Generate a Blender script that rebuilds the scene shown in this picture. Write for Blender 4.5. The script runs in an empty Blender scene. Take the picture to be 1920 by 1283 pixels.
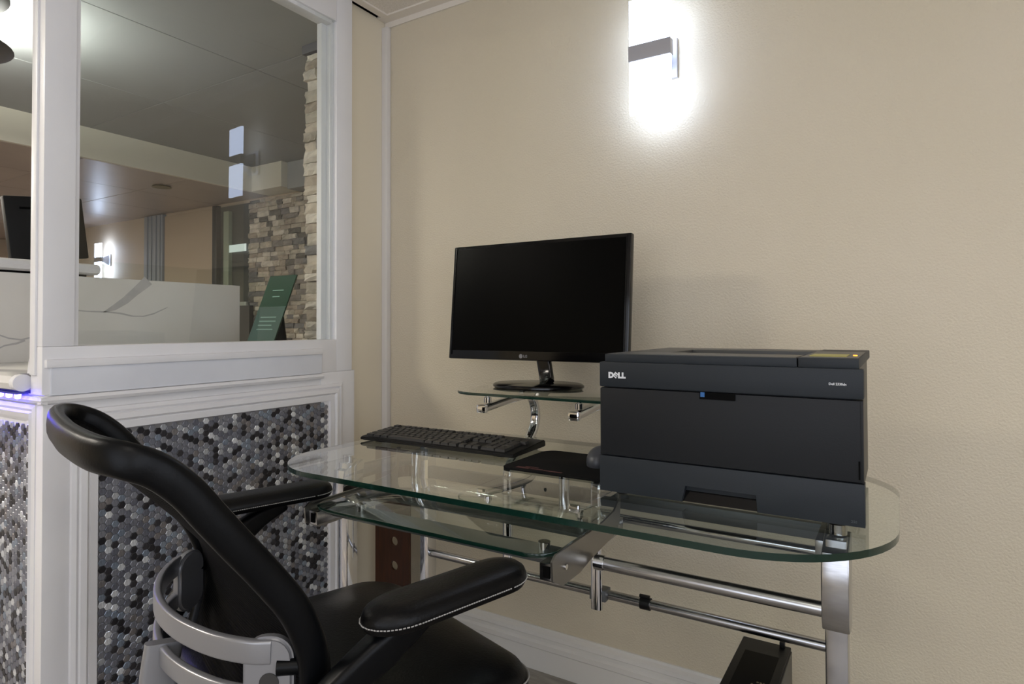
import bpy, bmesh, math, random
from mathutils import Vector, Matrix
random.seed(7)
SC = bpy.context.scene
COL = SC.collection

# ------------------------------------------------------------------ camera, world, exposure
FPX, CXP, CYP = 1174.33, 960.0, 592.43
yaw, pit, rol = 0.55477, 0.01632, -0.00307
fw = Vector((-math.sin(yaw)*math.cos(pit), math.cos(yaw)*math.cos(pit), math.sin(pit)))
rt = Vector((math.cos(yaw), math.sin(yaw), 0)); up = rt.cross(fw)
rt2 = rt*math.cos(rol) + up*math.sin(rol); up2 = -rt*math.sin(rol) + up*math.cos(rol)
CAMLOC = Vector((1.596, -1.70, 1.054))
cam = bpy.data.cameras.new('camera'); camo = bpy.data.objects.new('camera', cam); COL.objects.link(camo)
cam.sensor_width = 36; cam.lens = FPX/1920*36
cam.shift_x = 0; cam.shift_y = (CYP-641.5)/1920
cam.clip_start = 0.02
M = Matrix((rt2, up2, -fw)).transposed().to_4x4(); M.translation = CAMLOC
camo.matrix_world = M
SC.camera = camo
w = bpy.data.worlds.new('world'); SC.world = w; w.use_nodes = True
w.node_tree.nodes['Background'].inputs[0].default_value = (0.8, 0.85, 1, 1)
w.node_tree.nodes['Background'].inputs[1].default_value = 0.2
SC.view_settings.view_transform = 'Standard'; SC.view_settings.look = 'None'
SC.view_settings.gamma = 1; SC.view_settings.use_curve_mapping = False
SC.view_settings.exposure = -0.12
SC.cycles.use_denoising = True
SC.cycles.max_bounces = 10; SC.cycles.transparent_max_bounces = 16
SC.cycles.sample_clamp_indirect = 4

# strengths of the place's lamps and of the added fill lights
FILL_CEIL_E = 5.6
FILL_WINDOW_E = 3.2
SCONCE_E = 10.5
FAR_SCONCE_E = 20.0
LOBBY_LAMP_E = 150.0
FILL_LOBBY_E = 62.0

# ------------------------------------------------------------------ materials
def lin(c):
    return tuple((v/12.92 if v <= 0.04045 else ((v+0.055)/1.055)**2.4) for v in (x/255 for x in c))
MATS = {}
def mat(name, col, rough=0.5, metal=0.0, bump=None, vary=None, spec=0.5, coat=0.0, emit=None, estr=0, aniso=None, stretch=None):
    if name in MATS: return MATS[name]
    m = bpy.data.materials.new(name); m.use_nodes = True; MATS[name] = m
    nt = m.node_tree; b = nt.nodes['Principled BSDF']
    b.inputs['Base Color'].default_value = (*lin(col), 1)
    b.inputs['Roughness'].default_value = rough; b.inputs['Metallic'].default_value = metal
    b.inputs['Specular IOR Level'].default_value = spec
    b.inputs['Coat Weight'].default_value = coat
    if emit:
        b.inputs['Emission Color'].default_value = (*lin(emit), 1); b.inputs['Emission Strength'].default_value = estr
    co = None
    if bump or vary:
        tc = nt.nodes.new('ShaderNodeTexCoord'); co = tc.outputs['Object']
        if stretch:
            mp = nt.nodes.new('ShaderNodeMapping'); nt.links.new(co, mp.inputs[0]); mp.inputs['Scale'].default_value = stretch; co = mp.outputs[0]
    if bump:
        sc_, st_ = bump
        n = nt.nodes.new('ShaderNodeTexNoise'); n.inputs['Scale'].default_value = sc_; n.inputs['Detail'].default_value = 3
        nt.links.new(co, n.inputs['Vector'])
        bp = nt.nodes.new('ShaderNodeBump'); bp.inputs['Strength'].default_value = st_; bp.inputs['Distance'].default_value = 0.004
        nt.links.new(n.outputs['Fac'], bp.inputs['Height']); nt.links.new(bp.outputs[0], b.inputs['Normal'])
    if vary:
        c2, sc_ = vary
        n = nt.nodes.new('ShaderNodeTexNoise'); n.inputs['Scale'].default_value = sc_; n.inputs['Detail'].default_value = 5
        nt.links.new(co, n.inputs['Vector'])
        rp = nt.nodes.new('ShaderNodeValToRGB'); rp.color_ramp.elements[0].position = 0.35; rp.color_ramp.elements[1].position = 0.65
        rp.color_ramp.elements[0].color = (*lin(col), 1); rp.color_ramp.elements[1].color = (*lin(c2), 1)
        nt.links.new(n.outputs['Fac'], rp.inputs[0]); nt.links.new(rp.outputs[0], b.inputs['Base Color'])
    return m

def glass_mat(name, tint, refl=1.9, rough=0.0):
    m = bpy.data.materials.new(name); m.use_nodes = True; MATS[name] = m
    nt = m.node_tree; nt.nodes.clear()
    out = nt.nodes.new('ShaderNodeOutputMaterial'); mx = nt.nodes.new('ShaderNodeMixShader')
    tr = nt.nodes.new('ShaderNodeBsdfTransparent'); tr.inputs[0].default_value = (*tint, 1)
    gl = nt.nodes.new('ShaderNodeBsdfGlossy'); gl.inputs['Roughness'].default_value = rough; gl.inputs[0].default_value = (1, 1, 1, 1)
    fr = nt.nodes.new('ShaderNodeFresnel'); fr.inputs[0].default_value = 1.5
    ge = nt.nodes.new('ShaderNodeNewGeometry')
    s1 = nt.nodes.new('ShaderNodeMath'); s1.operation = 'SUBTRACT'; s1.inputs[0].default_value = 1; nt.links.new(ge.outputs['Backfacing'], s1.inputs[1])
    s2 = nt.nodes.new('ShaderNodeMath'); s2.operation = 'MULTIPLY'; nt.links.new(fr.outputs[0], s2.inputs[0]); nt.links.new(s1.outputs[0], s2.inputs[1])
    s3 = nt.nodes.new('ShaderNodeMath'); s3.operation = 'MULTIPLY'; s3.use_clamp = True; nt.links.new(s2.outputs[0], s3.inputs[0]); s3.inputs[1].default_value = refl
    nt.links.new(s3.outputs[0], mx.inputs[0]); nt.links.new(tr.outputs[0], mx.inputs[1]); nt.links.new(gl.outputs[0], mx.inputs[2])
    nt.links.new(mx.outputs[0], out.inputs[0])
    return m

def wall_paint(name, col, c2):
    m = mat(name, col, 0.5, bump=(190, 0.5), vary=(c2, 1.3), spec=0.4)
    return m
M_WALL = wall_paint('beige_orange_peel_paint', (216, 205, 183), (211, 200, 176))
M_LWALL = mat('lobby_tan_paint', (190, 175, 155), 0.6, bump=(110, 0.2))
M_STUB = mat('cream_paint', (224, 214, 192), 0.45, bump=(60, 0.05), spec=0.4)
M_WHITE = mat('white_gloss_trim', (234, 233, 233), 0.38, bump=(25, 0.02), vary=((229, 228, 229), 6))
M_WHITE2 = mat('white_box_trim', (228, 230, 235), 0.4, vary=((214, 216, 222), 3), bump=(40, .05))
M_CEILT = mat('speckled_ceiling_tile', (236, 229, 219), 0.9, bump=(160, 0.6), vary=((222, 214, 203), 160))
M_CEILBAR = mat('ceiling_angle_metal', (230, 222, 210), 0.5)
M_GREYCEIL = mat('grey_ceiling_panel', (160, 161, 160), 0.7, vary=((154, 155, 154), 2))
M_BROWNCEIL = mat('brown_grey_ceiling_panel', (176, 162, 152), 0.36, vary=((166, 152, 143), 3))
M_FASCIA = mat('cream_soffit_paint', (222, 216, 198), 0.6)
M_DARK = mat('dark_void', (6, 6, 6), 0.9, spec=.1)
M_BASEB = mat('baseboard_white', (222, 219, 213), 0.4)
M_BLACKP = mat('black_plastic', (10, 10, 11), 0.45, bump=(400, .05), spec=.28)
M_BLACKG = mat('black_gloss_plastic', (5, 5, 6), 0.15, spec=.35)
M_SCREEN = mat('dark_screen', (2, 2, 2), 0.3, spec=0.06)
M_KEY = mat('key_plastic', (34, 34, 35), 0.45, spec=.5)
M_CHROME = mat('chrome', (225, 225, 228), 0.06, 1.0)
M_STEEL = mat('brushed_steel', (190, 190, 192), 0.22, 1.0, vary=((175, 175, 178), 30), stretch=(1, 30, 1))
M_PLATE = mat('satin_bracket_steel', (150, 147, 143), 0.33, 1.0)
M_GREYMET = mat('grey_metal_bar', (104, 106, 106), 0.4, 0.6)
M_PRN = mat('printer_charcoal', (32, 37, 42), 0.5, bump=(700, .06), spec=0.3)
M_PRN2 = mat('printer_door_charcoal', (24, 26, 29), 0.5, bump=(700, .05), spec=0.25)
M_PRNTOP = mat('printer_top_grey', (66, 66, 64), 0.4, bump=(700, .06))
M_PRNSIDE = mat('printer_side_grey', (72, 68, 60), 0.5)
M_LCD = mat('lcd_olive', (176, 168, 78), 0.4)
M_AMBER = mat('amber_led', (255, 170, 60), 0.4, emit=(255, 170, 60), estr=2)
M_INK = mat('white_print', (215, 217, 220), 0.5)
M_INKD = mat('silver_print', (120, 120, 122), 0.5)
M_BLUE = mat('blue_latch', (30, 90, 150), 0.4)
M_LEATHER = mat('black_leather', (6, 6, 7), 0.38, bump=(260, .12), spec=0.2)
M_STITCH = mat('grey_stitching', (165, 163, 160), 0.8)
M_CHAIRP = mat('chair_frame_plastic', (6, 7, 9), 0.36, bump=(300, .05), spec=.17)
M_SILVER = mat('silver_painted_plastic', (150, 150, 153), 0.32, 0.5)
M_HOLE = mat('bolt_cap_grey', (52, 50, 48), 0.6)
M_MARBLE = None
M_BROWN = mat('dark_brown_wood', (70, 36, 12), 0.5, vary=((56, 28, 8), 12), stretch=(8, 8, 1))
M_PAD = mat('black_mouse_pad', (11, 11, 11), 0.85, spec=.15)
M_RED = mat('dull_red_print', (70, 32, 28), 0.85)
M_MOUSE = mat('mouse_grey', (58, 60, 66), 0.4)
M_RAIL = mat('grey_white_raceway', (222, 218, 214), 0.4)
M_GREENP = mat('green_print', (14, 62, 42), 0.25)
M_GREYGREEN = mat('greygreen_print', (74, 96, 88), 0.2)
M_DOORFR = mat('blue_grey_door_frame', (150, 156, 164), 0.45)
M_BRASS = mat('dull_vent', (120, 110, 80), 0.5)
M_GROUT = mat('grey_grout', (128, 126, 126), 0.8)
M_MORTAR = mat('stone_backing', (96, 90, 82), 0.9)
M_LAMPD = mat('dark_grey_lamp_metal', (92, 90, 88), 0.5, 0.3)
G_PANE = glass_mat('window_glass', (0.95, 0.965, 0.96), 1.25)
G_DESK = glass_mat('desk_glass_green', (0.93, 0.965, 0.945), 1.9)
G_EDGE = mat('desk_glass_edge', (16, 44, 36), 0.12, spec=0.6)
G_EDGE.node_tree.nodes['Principled BSDF'].inputs['Transmission Weight'].default_value = 0.15
G_THIN = glass_mat('counter_guard_glass', (0.95, 0.97, 0.96), 1.5)

def mesh_mat():
    m = bpy.data.materials.new('chair_mesh_fabric'); m.use_nodes = True
    nt = m.node_tree; b = nt.nodes['Principled BSDF']; b.inputs['Roughness'].default_value = 0.75
    b.inputs['Base Color'].default_value = (*lin((5, 5, 6)), 1); b.inputs['Specular IOR Level'].default_value = 0.1
    tc = nt.nodes.new('ShaderNodeTexCoord'); wv = nt.nodes.new('ShaderNodeTexWave'); wv.bands_direction = 'Z'
    wv.inputs['Scale'].default_value = 70; wv.inputs['Distortion'].default_value = 0.2
    nt.links.new(tc.outputs['Object'], wv.inputs['Vector'])
    bp = nt.nodes.new('ShaderNodeBump'); bp.inputs['Strength'].default_value = 0.6; bp.inputs['Distance'].default_value = 0.002
    nt.links.new(wv.outputs['Fac'], bp.inputs['Height']); nt.links.new(bp.outputs[0], b.inputs['Normal'])
    return m
M_MESH = mesh_mat()

def marble_mat():
    m = bpy.data.materials.new('white_marble_grey_veins'); m.use_nodes = True
    nt = m.node_tree; b = nt.nodes['Principled BSDF']; b.inputs['Roughness'].default_value = 0.22
    tc = nt.nodes.new('ShaderNodeTexCoord')
    mp = nt.nodes.new('ShaderNodeMapping'); mp.inputs['Rotation'].default_value = (math.radians(32), 0, 0); mp.inputs['Location'].default_value = (0, 0.115, 0.31)
    nt.links.new(tc.outputs['Object'], mp.inputs[0])
    n1 = nt.nodes.new('ShaderNodeTexNoise'); n1.inputs['Scale'].default_value = 3.2; n1.inputs['Detail'].default_value = 4
    nt.links.new(mp.outputs[0], n1.inputs['Vector'])
    wv = nt.nodes.new('ShaderNodeTexWave'); wv.bands_direction = 'Z'; wv.inputs['Scale'].default_value = 0.62; wv.inputs['Distortion'].default_value = 4.5
    wv.inputs['Detail'].default_value = 3; wv.inputs['Detail Scale'].default_value = 1.6
    nt.links.new(mp.outputs[0], wv.inputs['Vector'])
    rp = nt.nodes.new('ShaderNodeValToRGB'); e = rp.color_ramp.elements
    e[0].position = 0.0; e[0].color = (*lin((168, 166, 164)), 1); e[1].position = 0.035; e[1].color = (*lin((226, 223, 216)), 1)
    nt.links.new(wv.outputs['Fac'], rp.inputs[0]); nt.links.new(rp.outputs[0], b.inputs['Base Color'])
    return m
M_MARBLE = marble_mat()
M_MARBLE0 = mat('white_marble', (228, 225, 220), 0.25, vary=((222, 218, 211), 4))
M_VEIN = mat('marble_grey_vein', (190, 187, 185), 0.25, vary=((178, 176, 175), 30))

def plank_mats():
    out = []
    for i, c in enumerate([(150, 144, 136), (138, 132, 124), (162, 156, 147), (146, 139, 129)]):
        out.append(mat('grey_oak_plank_%d' % i, c, 0.45, vary=(tuple(int(v*.82) for v in c), 6), stretch=(1.5, 14, 1), bump=(60, .08)))
    return out
M_PLANK = plank_mats()

def emitter(name, col, strength):
    m = bpy.data.materials.new(name); m.use_nodes = True; nt = m.node_tree; nt.nodes.clear()
    o = nt.nodes.new('ShaderNodeOutputMaterial'); e = nt.nodes.new('ShaderNodeEmission')
    e.inputs[0].default_value = (*lin(col), 1); e.inputs[1].default_value = strength
    nt.links.new(e.outputs[0], o.inputs[0]); return m

# ------------------------------------------------------------------ builders
def tag(o, label=None, cat=None, group=None, kind=None):
    if label: o['label'] = label
    if cat: o['category'] = cat
    if group: o['group'] = group
    if kind: o['kind'] = kind
    return o

def thing(name, label, cat, loc=(0, 0, 0), rz=0, group=None):
    o = bpy.data.objects.new(name, None); o.empty_display_size = 0.05
    COL.objects.link(o); o.matrix_world = Matrix.Translation(loc) @ Matrix.Rotation(rz, 4, 'Z')
    tag(o, label, cat, group); return o

def finish(name, bm, m, parent=None, smooth=False, local=False):
    me = bpy.data.meshes.new(name)
    bmesh.ops.recalc_face_normals(bm, faces=bm.faces)
    bm.to_mesh(me); bm.free()
    for mm in (m if isinstance(m, (list, tuple)) else [m]): me.materials.append(mm)
    if smooth:
        for p in me.polygons: p.use_smooth = True
        try: me.set_sharp_from_angle(angle=math.radians(40))
        except Exception: pass
    return place(name, me, parent, local)

def place(name, me, parent=None, local=False, mw=None):
    o = bpy.data.objects.new(name, me); COL.objects.link(o)
    if parent:
        o.parent = parent
        if not local: o.matrix_parent_inverse = ROOTINV(parent)
    if mw is not None: o.matrix_basis = mw
    return o

def ROOTINV(p):
    m = p.matrix_basis.copy()
    q = p
    while q.parent:
        m = q.parent.matrix_basis @ q.matrix_parent_inverse @ m; q = q.parent
    return m.inverted()

def add_box(bm, x, y, z, bev=0, seg=2):
    vs = [bm.verts.new((a, b, c)) for a in x for b in y for c in z]
    idx = [(0, 1, 3, 2), (4, 6, 7, 5), (0, 4, 5, 1), (2, 3, 7, 6), (0, 2, 6, 4), (1, 5, 7, 3)]
    fs = [bm.faces.new([vs[i] for i in f]) for f in idx]
    if bev:
        es = list({e for f in fs for e in f.edges})
        bmesh.ops.bevel(bm, geom=es, offset=bev, segments=seg, affect='EDGES', profile=0.6)

def box(name, x, y, z, m, parent=None, bev=0.0, seg=2, local=False):
    bm = bmesh.new(); add_box(bm, sorted(x), sorted(y), sorted(z), bev, seg)
    return finish(name, bm, m, parent, smooth=bev > 0, local=local)

def struct(o): o['kind'] = 'structure'; return o

def frame_axes(t, hint=Vector((0, 0, 1))):
    t = t.normalized()
    if abs(t.dot(hint)) > 0.98: hint = Vector((0, 1, 0)) if abs(t.y) < .9 else Vector((1, 0, 0))
    a = t.cross(hint).normalized(); b = a.cross(t).normalized()
    return a, b

def add_sweep(bm, pts, sec, closed=False, hint=Vector((0, 0, 1)), cap=True, scales=None):
    """sec: list of (a,b) section points, swept along pts."""
    pts = [Vector(p) for p in pts]; n = len(pts); rings = []
    pa = None
    for i, p in enumerate(pts):
        if closed: t = pts[(i+1) % n] - pts[i-1]
        else: t = pts[min(i+1, n-1)] - pts[max(i-1, 0)]
        t.normalize()
        if pa is None: a, b = frame_axes(t, hint)
        else:
            a = (pa - t*pa.dot(t)).normalized(); b = a.cross(t).normalized()
        if hint is not None and pa is not None and abs(t.dot(hint)) < 0.9:
            a2, b2 = frame_axes(t, hint)
            if a2.dot(a) < 0: a2, b2 = -a2, -b2
            a, b = a2, b2
        pa = a
        s = scales[i] if scales else 1
        rings.append([bm.verts.new(p + a*x*s + b*y*s) for x, y in sec])
    m = len(sec)
    for i in range(n if closed else n-1):
        r0, r1 = rings[i], rings[(i+1) % n]
        for k in range(m):
            try: bm.faces.new([r0[k], r0[(k+1) % m], r1[(k+1) % m], r1[k]])
            except ValueError: pass
    if cap and not closed:
        bm.faces.new(rings[0][::-1]); bm.faces.new(rings[-1])

def circ(r, n=14, ry=None):
    ry = r if ry is None else ry
    return [(r*math.cos(2*math.pi*i/n), ry*math.sin(2*math.pi*i/n)) for i in range(n)]
def rrect(w, h, r, n=4):
    out = []
    for cx, cy, a0 in ((w/2-r, h/2-r, 0), (-w/2+r, h/2-r, 90), (-w/2+r, -h/2+r, 180), (w/2-r, -h/2+r, 270)):
        for i in range(n+1):
            a = math.radians(a0+90*i/n); out.append((cx+r*math.cos(a), cy+r*math.sin(a)))
    return out

def tube(name, pts, r, m, parent=None, n=14, sec=None, closed=False, hint=Vector((0, 0, 1)), local=False, scales=None):
    bm = bmesh.new(); add_sweep(bm, pts, sec or circ(r, n), closed, hint, True, scales)
    return finish(name, bm, m, parent, True, local)

def smooth_path(pts, k=6, closed=False):
    pts = [Vector(p) for p in pts]; n = len(pts); out = []
    rng = n if closed else n-1
    for i in range(rng):
        if closed: p0, p1, p2, p3 = pts[i-1], pts[i], pts[(i+1) % n], pts[(i+2) % n]
        else: p0, p1, p2, p3 = pts[max(i-1, 0)], pts[i], pts[i+1], pts[min(i+2, n-1)]
        for j in range(k):
            t = j/k
            out.append(0.5*((2*p1)+(p2-p0)*t+(2*p0-5*p1+4*p2-p3)*t*t+(3*p1-p0-3*p2+p3)*t**3))
    if not closed: out.append(pts[-1])
    return out

def prism(name, poly, axis, a, b, m, parent=None, bev=0, seg=2, smooth=False, sidemat=None, local=False):
    """poly of 2D points extruded along axis from a to b. axis z: (x,y); x: (y,z); y: (x,z)"""
    bm = bmesh.new()
    def V(p, h): return {'z': (p[0], p[1], h), 'x': (h, p[0], p[1]), 'y': (p[0], h, p[1])}[axis]
    v0 = [bm.verts.new(V(p, a)) for p in poly]; v1 = [bm.verts.new(V(p, b)) for p in poly]
    f0 = bm.faces.new(v0); f1 = bm.faces.new(v1[::-1]); n = len(poly); side = []
    for i in range(n): side.append(bm.faces.new([v0[i], v1[i], v1[(i+1) % n], v0[(i+1) % n]]))
    mats = m
    if sidemat:
        mats = [m, sidemat]
        for f in side: f.material_index = 1
    if bev:
        es = list({e for f in (f0, f1) for e in f.edges})
        bmesh.ops.bevel(bm, geom=es, offset=bev, segments=seg, affect='EDGES', profile=0.5, material=1 if sidemat else -1)
    return finish(name, bm, mats, parent, smooth or bev > 0, local)

def rounded_poly(x0, x1, y0, y1, radii, n=10):
    """radii for corners (x0y0, x1y0, x1y1, x0y1)"""
    out = []
    for (cx, cy, sx, sy, a0), r in zip(((x0, y0, 1, 1, 180), (x1, y0, -1, 1, 270), (x1, y1, -1, -1, 0), (x0, y1, 1, -1, 90)), radii):
        for i in range(n+1):
            a = math.radians(a0+90*i/n); out.append((cx+sx*r+r*math.cos(a), cy+sy*r+r*math.sin(a)))
    return out

def lathe(name, prof, m, parent=None, loc=(0, 0, 0), n=32, sx=1, sy=1, local=False):
    bm = bmesh.new(); rings = []
    for r, z in prof:
        rings.append([bm.verts.new((loc[0]+sx*r*math.cos(2*math.pi*i/n), loc[1]+sy*r*math.sin(2*math.pi*i/n), loc[2]+z)) for i in range(n)])
    for a, b in zip(rings, rings[1:]):
        for i in range(n): bm.faces.new([a[i], a[(i+1) % n], b[(i+1) % n], b[i]])
    bm.faces.new(rings[0][::-1]); bm.faces.new(rings[-1])
    return finish(name, bm, m, parent, True, local)

def text_mesh(name, body, size, mw, m, parent, extrude=0.0004, bold=0.0, shear=0):
    cu = bpy.data.curves.new(name, 'FONT'); cu.body = body; cu.size = size; cu.extrude = extrude; cu.offset = bold; cu.shear = shear
    cu.align_x = 'LEFT'; cu.resolution_u = 3
    t = bpy.data.objects.new('tmp_text', cu); COL.objects.link(t)
    dg = bpy.context.evaluated_depsgraph_get(); dg.update()
    me = bpy.data.meshes.new_from_object(t.evaluated_get(dg)); bpy.data.objects.remove(t)
    me.transform(mw); me.materials.clear(); me.materials.append(m)
    for p in me.polygons: p.material_index = 0
    me.name = name
    return place(name, me, parent)
def face_y(x, y, z):   # text standing on a plane facing -y
    return Matrix.Translation((x, y, z)) @ Matrix.Rotation(math.pi/2, 4, 'X')

def rect_moulding(name, y0, y1, z0, z1, prof, m, parent, plane='x'):
    """prof: list of (inset, height) around a rectangle, mitred. plane x: rect in y,z, height along +x; plane 'y': rect in x,z, height along -y"""
    bm = bmesh.new(); loops = []
    for d, h in prof:
        if plane == 'x': c = [(h, y0+d, z0+d), (h, y1-d, z0+d), (h, y1-d, z1-d), (h, y0+d, z1-d)]
        else: c = [(y0+d, h, z0+d), (y1-d, h, z0+d), (y1-d, h, z1-d), (y0+d, h, z1-d)]
        loops.append([bm.verts.new(p) for p in c])
    for a, b in zip(loops, loops[1:]):
        for i in range(4): bm.faces.new([a[i], a[(i+1) % 4], b[(i+1) % 4], b[i]])
    return finish(name, bm, m, parent)

# ================================================================== STRUCTURE
ZC = 2.171
# --- floor planks
floor = struct(box('floor', (-6.6, 3.7), (-4.4, 1.4), (-0.08, -0.006), M_GROUT))
bm = bmesh.new(); add_box(bm, (0.001, 1.199), (0.0008, 0.1792), (-0.006, 0.0), 0.0008, 1)
pm = bpy.data.meshes.new('plank'); bm.to_mesh(pm); bm.free()
pmeshes = []
for mm in M_PLANK:
    q = pm.copy(); q.materials.append(mm); pmeshes.append(q)
for r in range(24):
    off = (r*0.47) % 1.2
    for c in range(-1, 4):
        x = c*1.2 - off + 0.0
        if x < -0.9 or x > 3.6: continue
        place('plank', random.choice(pmeshes), floor, mw=Matrix.Translation((x, -0.18*(r+1), 0)))
# --- right-hand (back) wall and the rest of the shell
wall_right = struct(box('wall_right', (-0.40, 3.62), (0.0, 0.12), (0, 2.3), M_WALL))
struct(box('wall_back', (-6.6, 3.62), (-4.4, -4.3), (0, 2.3), M_WALL))
w1 = struct(box('fill_window_1', (0.5, 3.3), (-4.3, -4.285), (0.45, 2.0), M_WHITE))  # unseen glowing window, added for soft low fill light from behind
M_FILLWIN = emitter('fill_window_glow', (236, 242, 255), FILL_WINDOW_E)
for i in range(3):
    box('pane', (0.55+i*.92, 1.41+i*.92), (-4.285, -4.280), (0.50, 1.95), M_FILLWIN, w1)
    for a, b in ((0.52+i*.92, 0.55+i*.92), (1.41+i*.92, 1.44+i*.92)): box('mullion', (a, b), (-4.285, -4.26), (0.48, 1.97), M_WHITE, w1)
struct(box('wall_side', (3.6, 3.7), (-4.4, 0.0), (0, 2.3), M_WALL))
w2 = struct(box('fill_window_2', (3.585, 3.6), (-3.7, -1.0), (0.45, 2.0), M_WHITE))  # another unseen window, added to brighten the partition
for i in range(3):
    box('pane', (3.580, 3.585), (-3.65+i*.9, -2.81+i*.9), (0.50, 1.95), M_FILLWIN, w2)
    for a, b in ((-3.68+i*.9, -3.65+i*.9), (-2.81+i*.9, -2.78+i*.9)): box('mullion', (3.56, 3.585), (a, b), (0.48, 1.97), M_WHITE, w2)
# baseboard with stepped profile
bp = [(0, 0), (-0.018, 0), (-0.018, 0.066), (-0.021, 0.070), (-0.021, 0.084), (-0.014, 0.090), (-0.014, 0.100), (-0.019, 0.104), (-0.017, 0.115), (-0.008, 0.121), (-0.005, 0.127), (0, 0.127)]
struct(prism('baseboard_right', bp, 'x', 0.0, 3.6, M_BASEB))
# --- room ceiling: tiles, bars
ceiling = struct(box('ceiling', (-0.03, 3.62), (-4.4, 0.0), (ZC+0.012, ZC+0.09), M_DARK))
bm = bmesh.new(); add_box(bm, (0.004, 0.586), (0.004, 0.586), (0.0, 0.012))
tm = bpy.data.meshes.new('ceiling_tile'); bm.to_mesh(tm); bm.free(); tm.materials.append(M_CEILT)
TR = [(2, 3), (2, 5), (4, 3), (4, 5)]
for i in range(6):
    for j in range(7):
        if (i, j) in TR: continue
        place('ceiling_tile', tm, ceiling, mw=Matrix.Translation((0.026+i*0.6, -0.626-j*0.6, ZC)))
for i in range(1, 6): box('ceiling_bar', (0.012+i*0.6, 0.026+i*0.6+0.006), (-4.3, -0.02), (ZC-0.004, ZC+0.011), M_CEILBAR, ceiling)
for j in range(1, 7): box('ceiling_bar', (0.02, 3.6), (-0.026-j*0.6-0.006, -0.012-j*0.6), (ZC-0.0045, ZC+0.011), M_CEILBAR, ceiling)
box('wall_angle', (0.002, 3.6), (-0.046, -0.001), (ZC-0.006, ZC+0.002), M_CEILBAR, ceiling)
box('wall_angle', (0.0208, 0.05), (-4.3, -0.046), (ZC-0.006, ZC+0.002), M_CEILBAR, ceiling)
box('wall_angle', (0.002, 3.6), (-0.006, -0.0005), (ZC-0.026, ZC-0.006), M_CEILBAR, ceiling)
# unseen ceiling panels added as fill light (above and behind the photographer)
M_FILLCEIL = emitter('fill_ceiling_glow', (255, 247, 236), FILL_CEIL_E)
for (i, j), lab in zip(TR, ['added square ceiling fill light above the camera', 'added square ceiling fill light behind the camera',
                            'added square ceiling fill light nearest the far right of the room', 'added square ceiling fill light in the rear right ceiling']):
    x, y = 0.026+i*0.6, -0.626-j*0.6
    t = thing('fill_ceiling_light', lab, 'ceiling light', (x+.295, y+.295, ZC), group='added room fill lights')
    box('diffuser', (x+.03, x+.56), (y+.03, y+.56), (ZC+0.002, ZC+0.006), M_FILLCEIL, t)
    rect_moulding('frame', x+.004, x+.586, 0, 0, [(0, 0)], M_CEILBAR, t) if False else None
    for a, b in (((x+.004, x+.03), (y+.004, y+.586)), ((x+.56, x+.586), (y+.004, y+.586)), ((x+.03, x+.56), (y+.004, y+.03)), ((x+.03, x+.56), (y+.56, y+.586))):
        box('frame', a, b, (ZC-0.001, ZC+0.01), M_CEILBAR, t)

# ------------------------------------------------------------------ partition (wall_left) with interior window
wl = struct(box('wall_left', (-0.035, 0.0), (-0.192, -0.0005), (0, ZC), M_STUB))
TX = 0.02
box('window_post', (-0.035, TX), (-1.084, -1.021), (1.012, ZC), M_WHITE, wl, 0.003)
box('window_post_strip', (-0.030, -0.005), (-1.0885, -1.0835), (0.95, ZC), M_WHITE, wl, 0.0015)
box('window_head', (-0.035, TX), (-1.021, -0.253), (2.066, ZC), M_WHITE, wl, 0.002)
box('window_stile', (-0.035, TX), (-0.253, -0.184), (0.907, ZC), M_WHITE, wl, 0.003)
box('window_rail', (-0.035, TX), (-1.084, -0.253), (0.907, 1.012), M_WHITE, wl, 0.002)
box('window_bead', (-0.030, 0.004), (-0.268, -0.2525), (1.012, 2.066), M_WHITE, wl, 0.002)
box('window_bead', (-0.030, 0.012), (-1.0215, -1.010), (1.012, 2.066), M_WHITE, wl, 0.002)
box('window_bead', (-0.030, 0.012), (-1.010, -0.268), (2.054, 2.0665), M_WHITE, wl, 0.002)
box('window_back_bead', (-0.034, -0.012), (-0.290, -0.268), (1.012, 2.066), M_WHITE, wl, 0.002)
box('ledge_strip', (0.0, 0.032), (-1.080, -0.318), (0.966, 0.984), M_WHITE, wl, 0.003)
box('ledge_block', (-0.03, 0.026), (-1.068, -0.318), (0.905, 0.9665), M_WHITE2, wl, 0.0015)
prism('ledge_bead', [(TX-.004, 0.887), (0.032, 0.889), (0.036, 0.896), (0.032, 0.903), (TX-.004, 0.905)], 'y', -1.09, -0.318, M_WHITE, wl)
box('lower_wall', (-0.06, TX-.002), (-1.078, -0.172), (0.0, 0.907), M_WHITE, wl)
box('lower_stile', (0.0, TX+.001), (-0.318, -0.178), (0.0, 0.9065), M_WHITE, wl, 0.002)
box('corner_stile', (-0.03, TX+.001), (-1.082, -1.03), (0.0, 0.887), M_WHITE, wl, 0.003)
PY0, PY1, PZ0, PZ1 = -0.972, -0.286, 0.16, 0.813      # tile field
mo = 0.056
rect_moulding('panel_moulding', PY0-mo, PY1+mo, PZ0-mo, PZ1+mo, [(0, TX-.001), (0.001, TX+.006), (0.010, TX+.009), (0.016, TX+.005), (0.018, TX+.011), (0.030, TX+.013), (0.036, TX+.006), (0.038, TX+.009), (0.054, TX+.008), (mo, TX-.004)], M_WHITE, wl)
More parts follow.
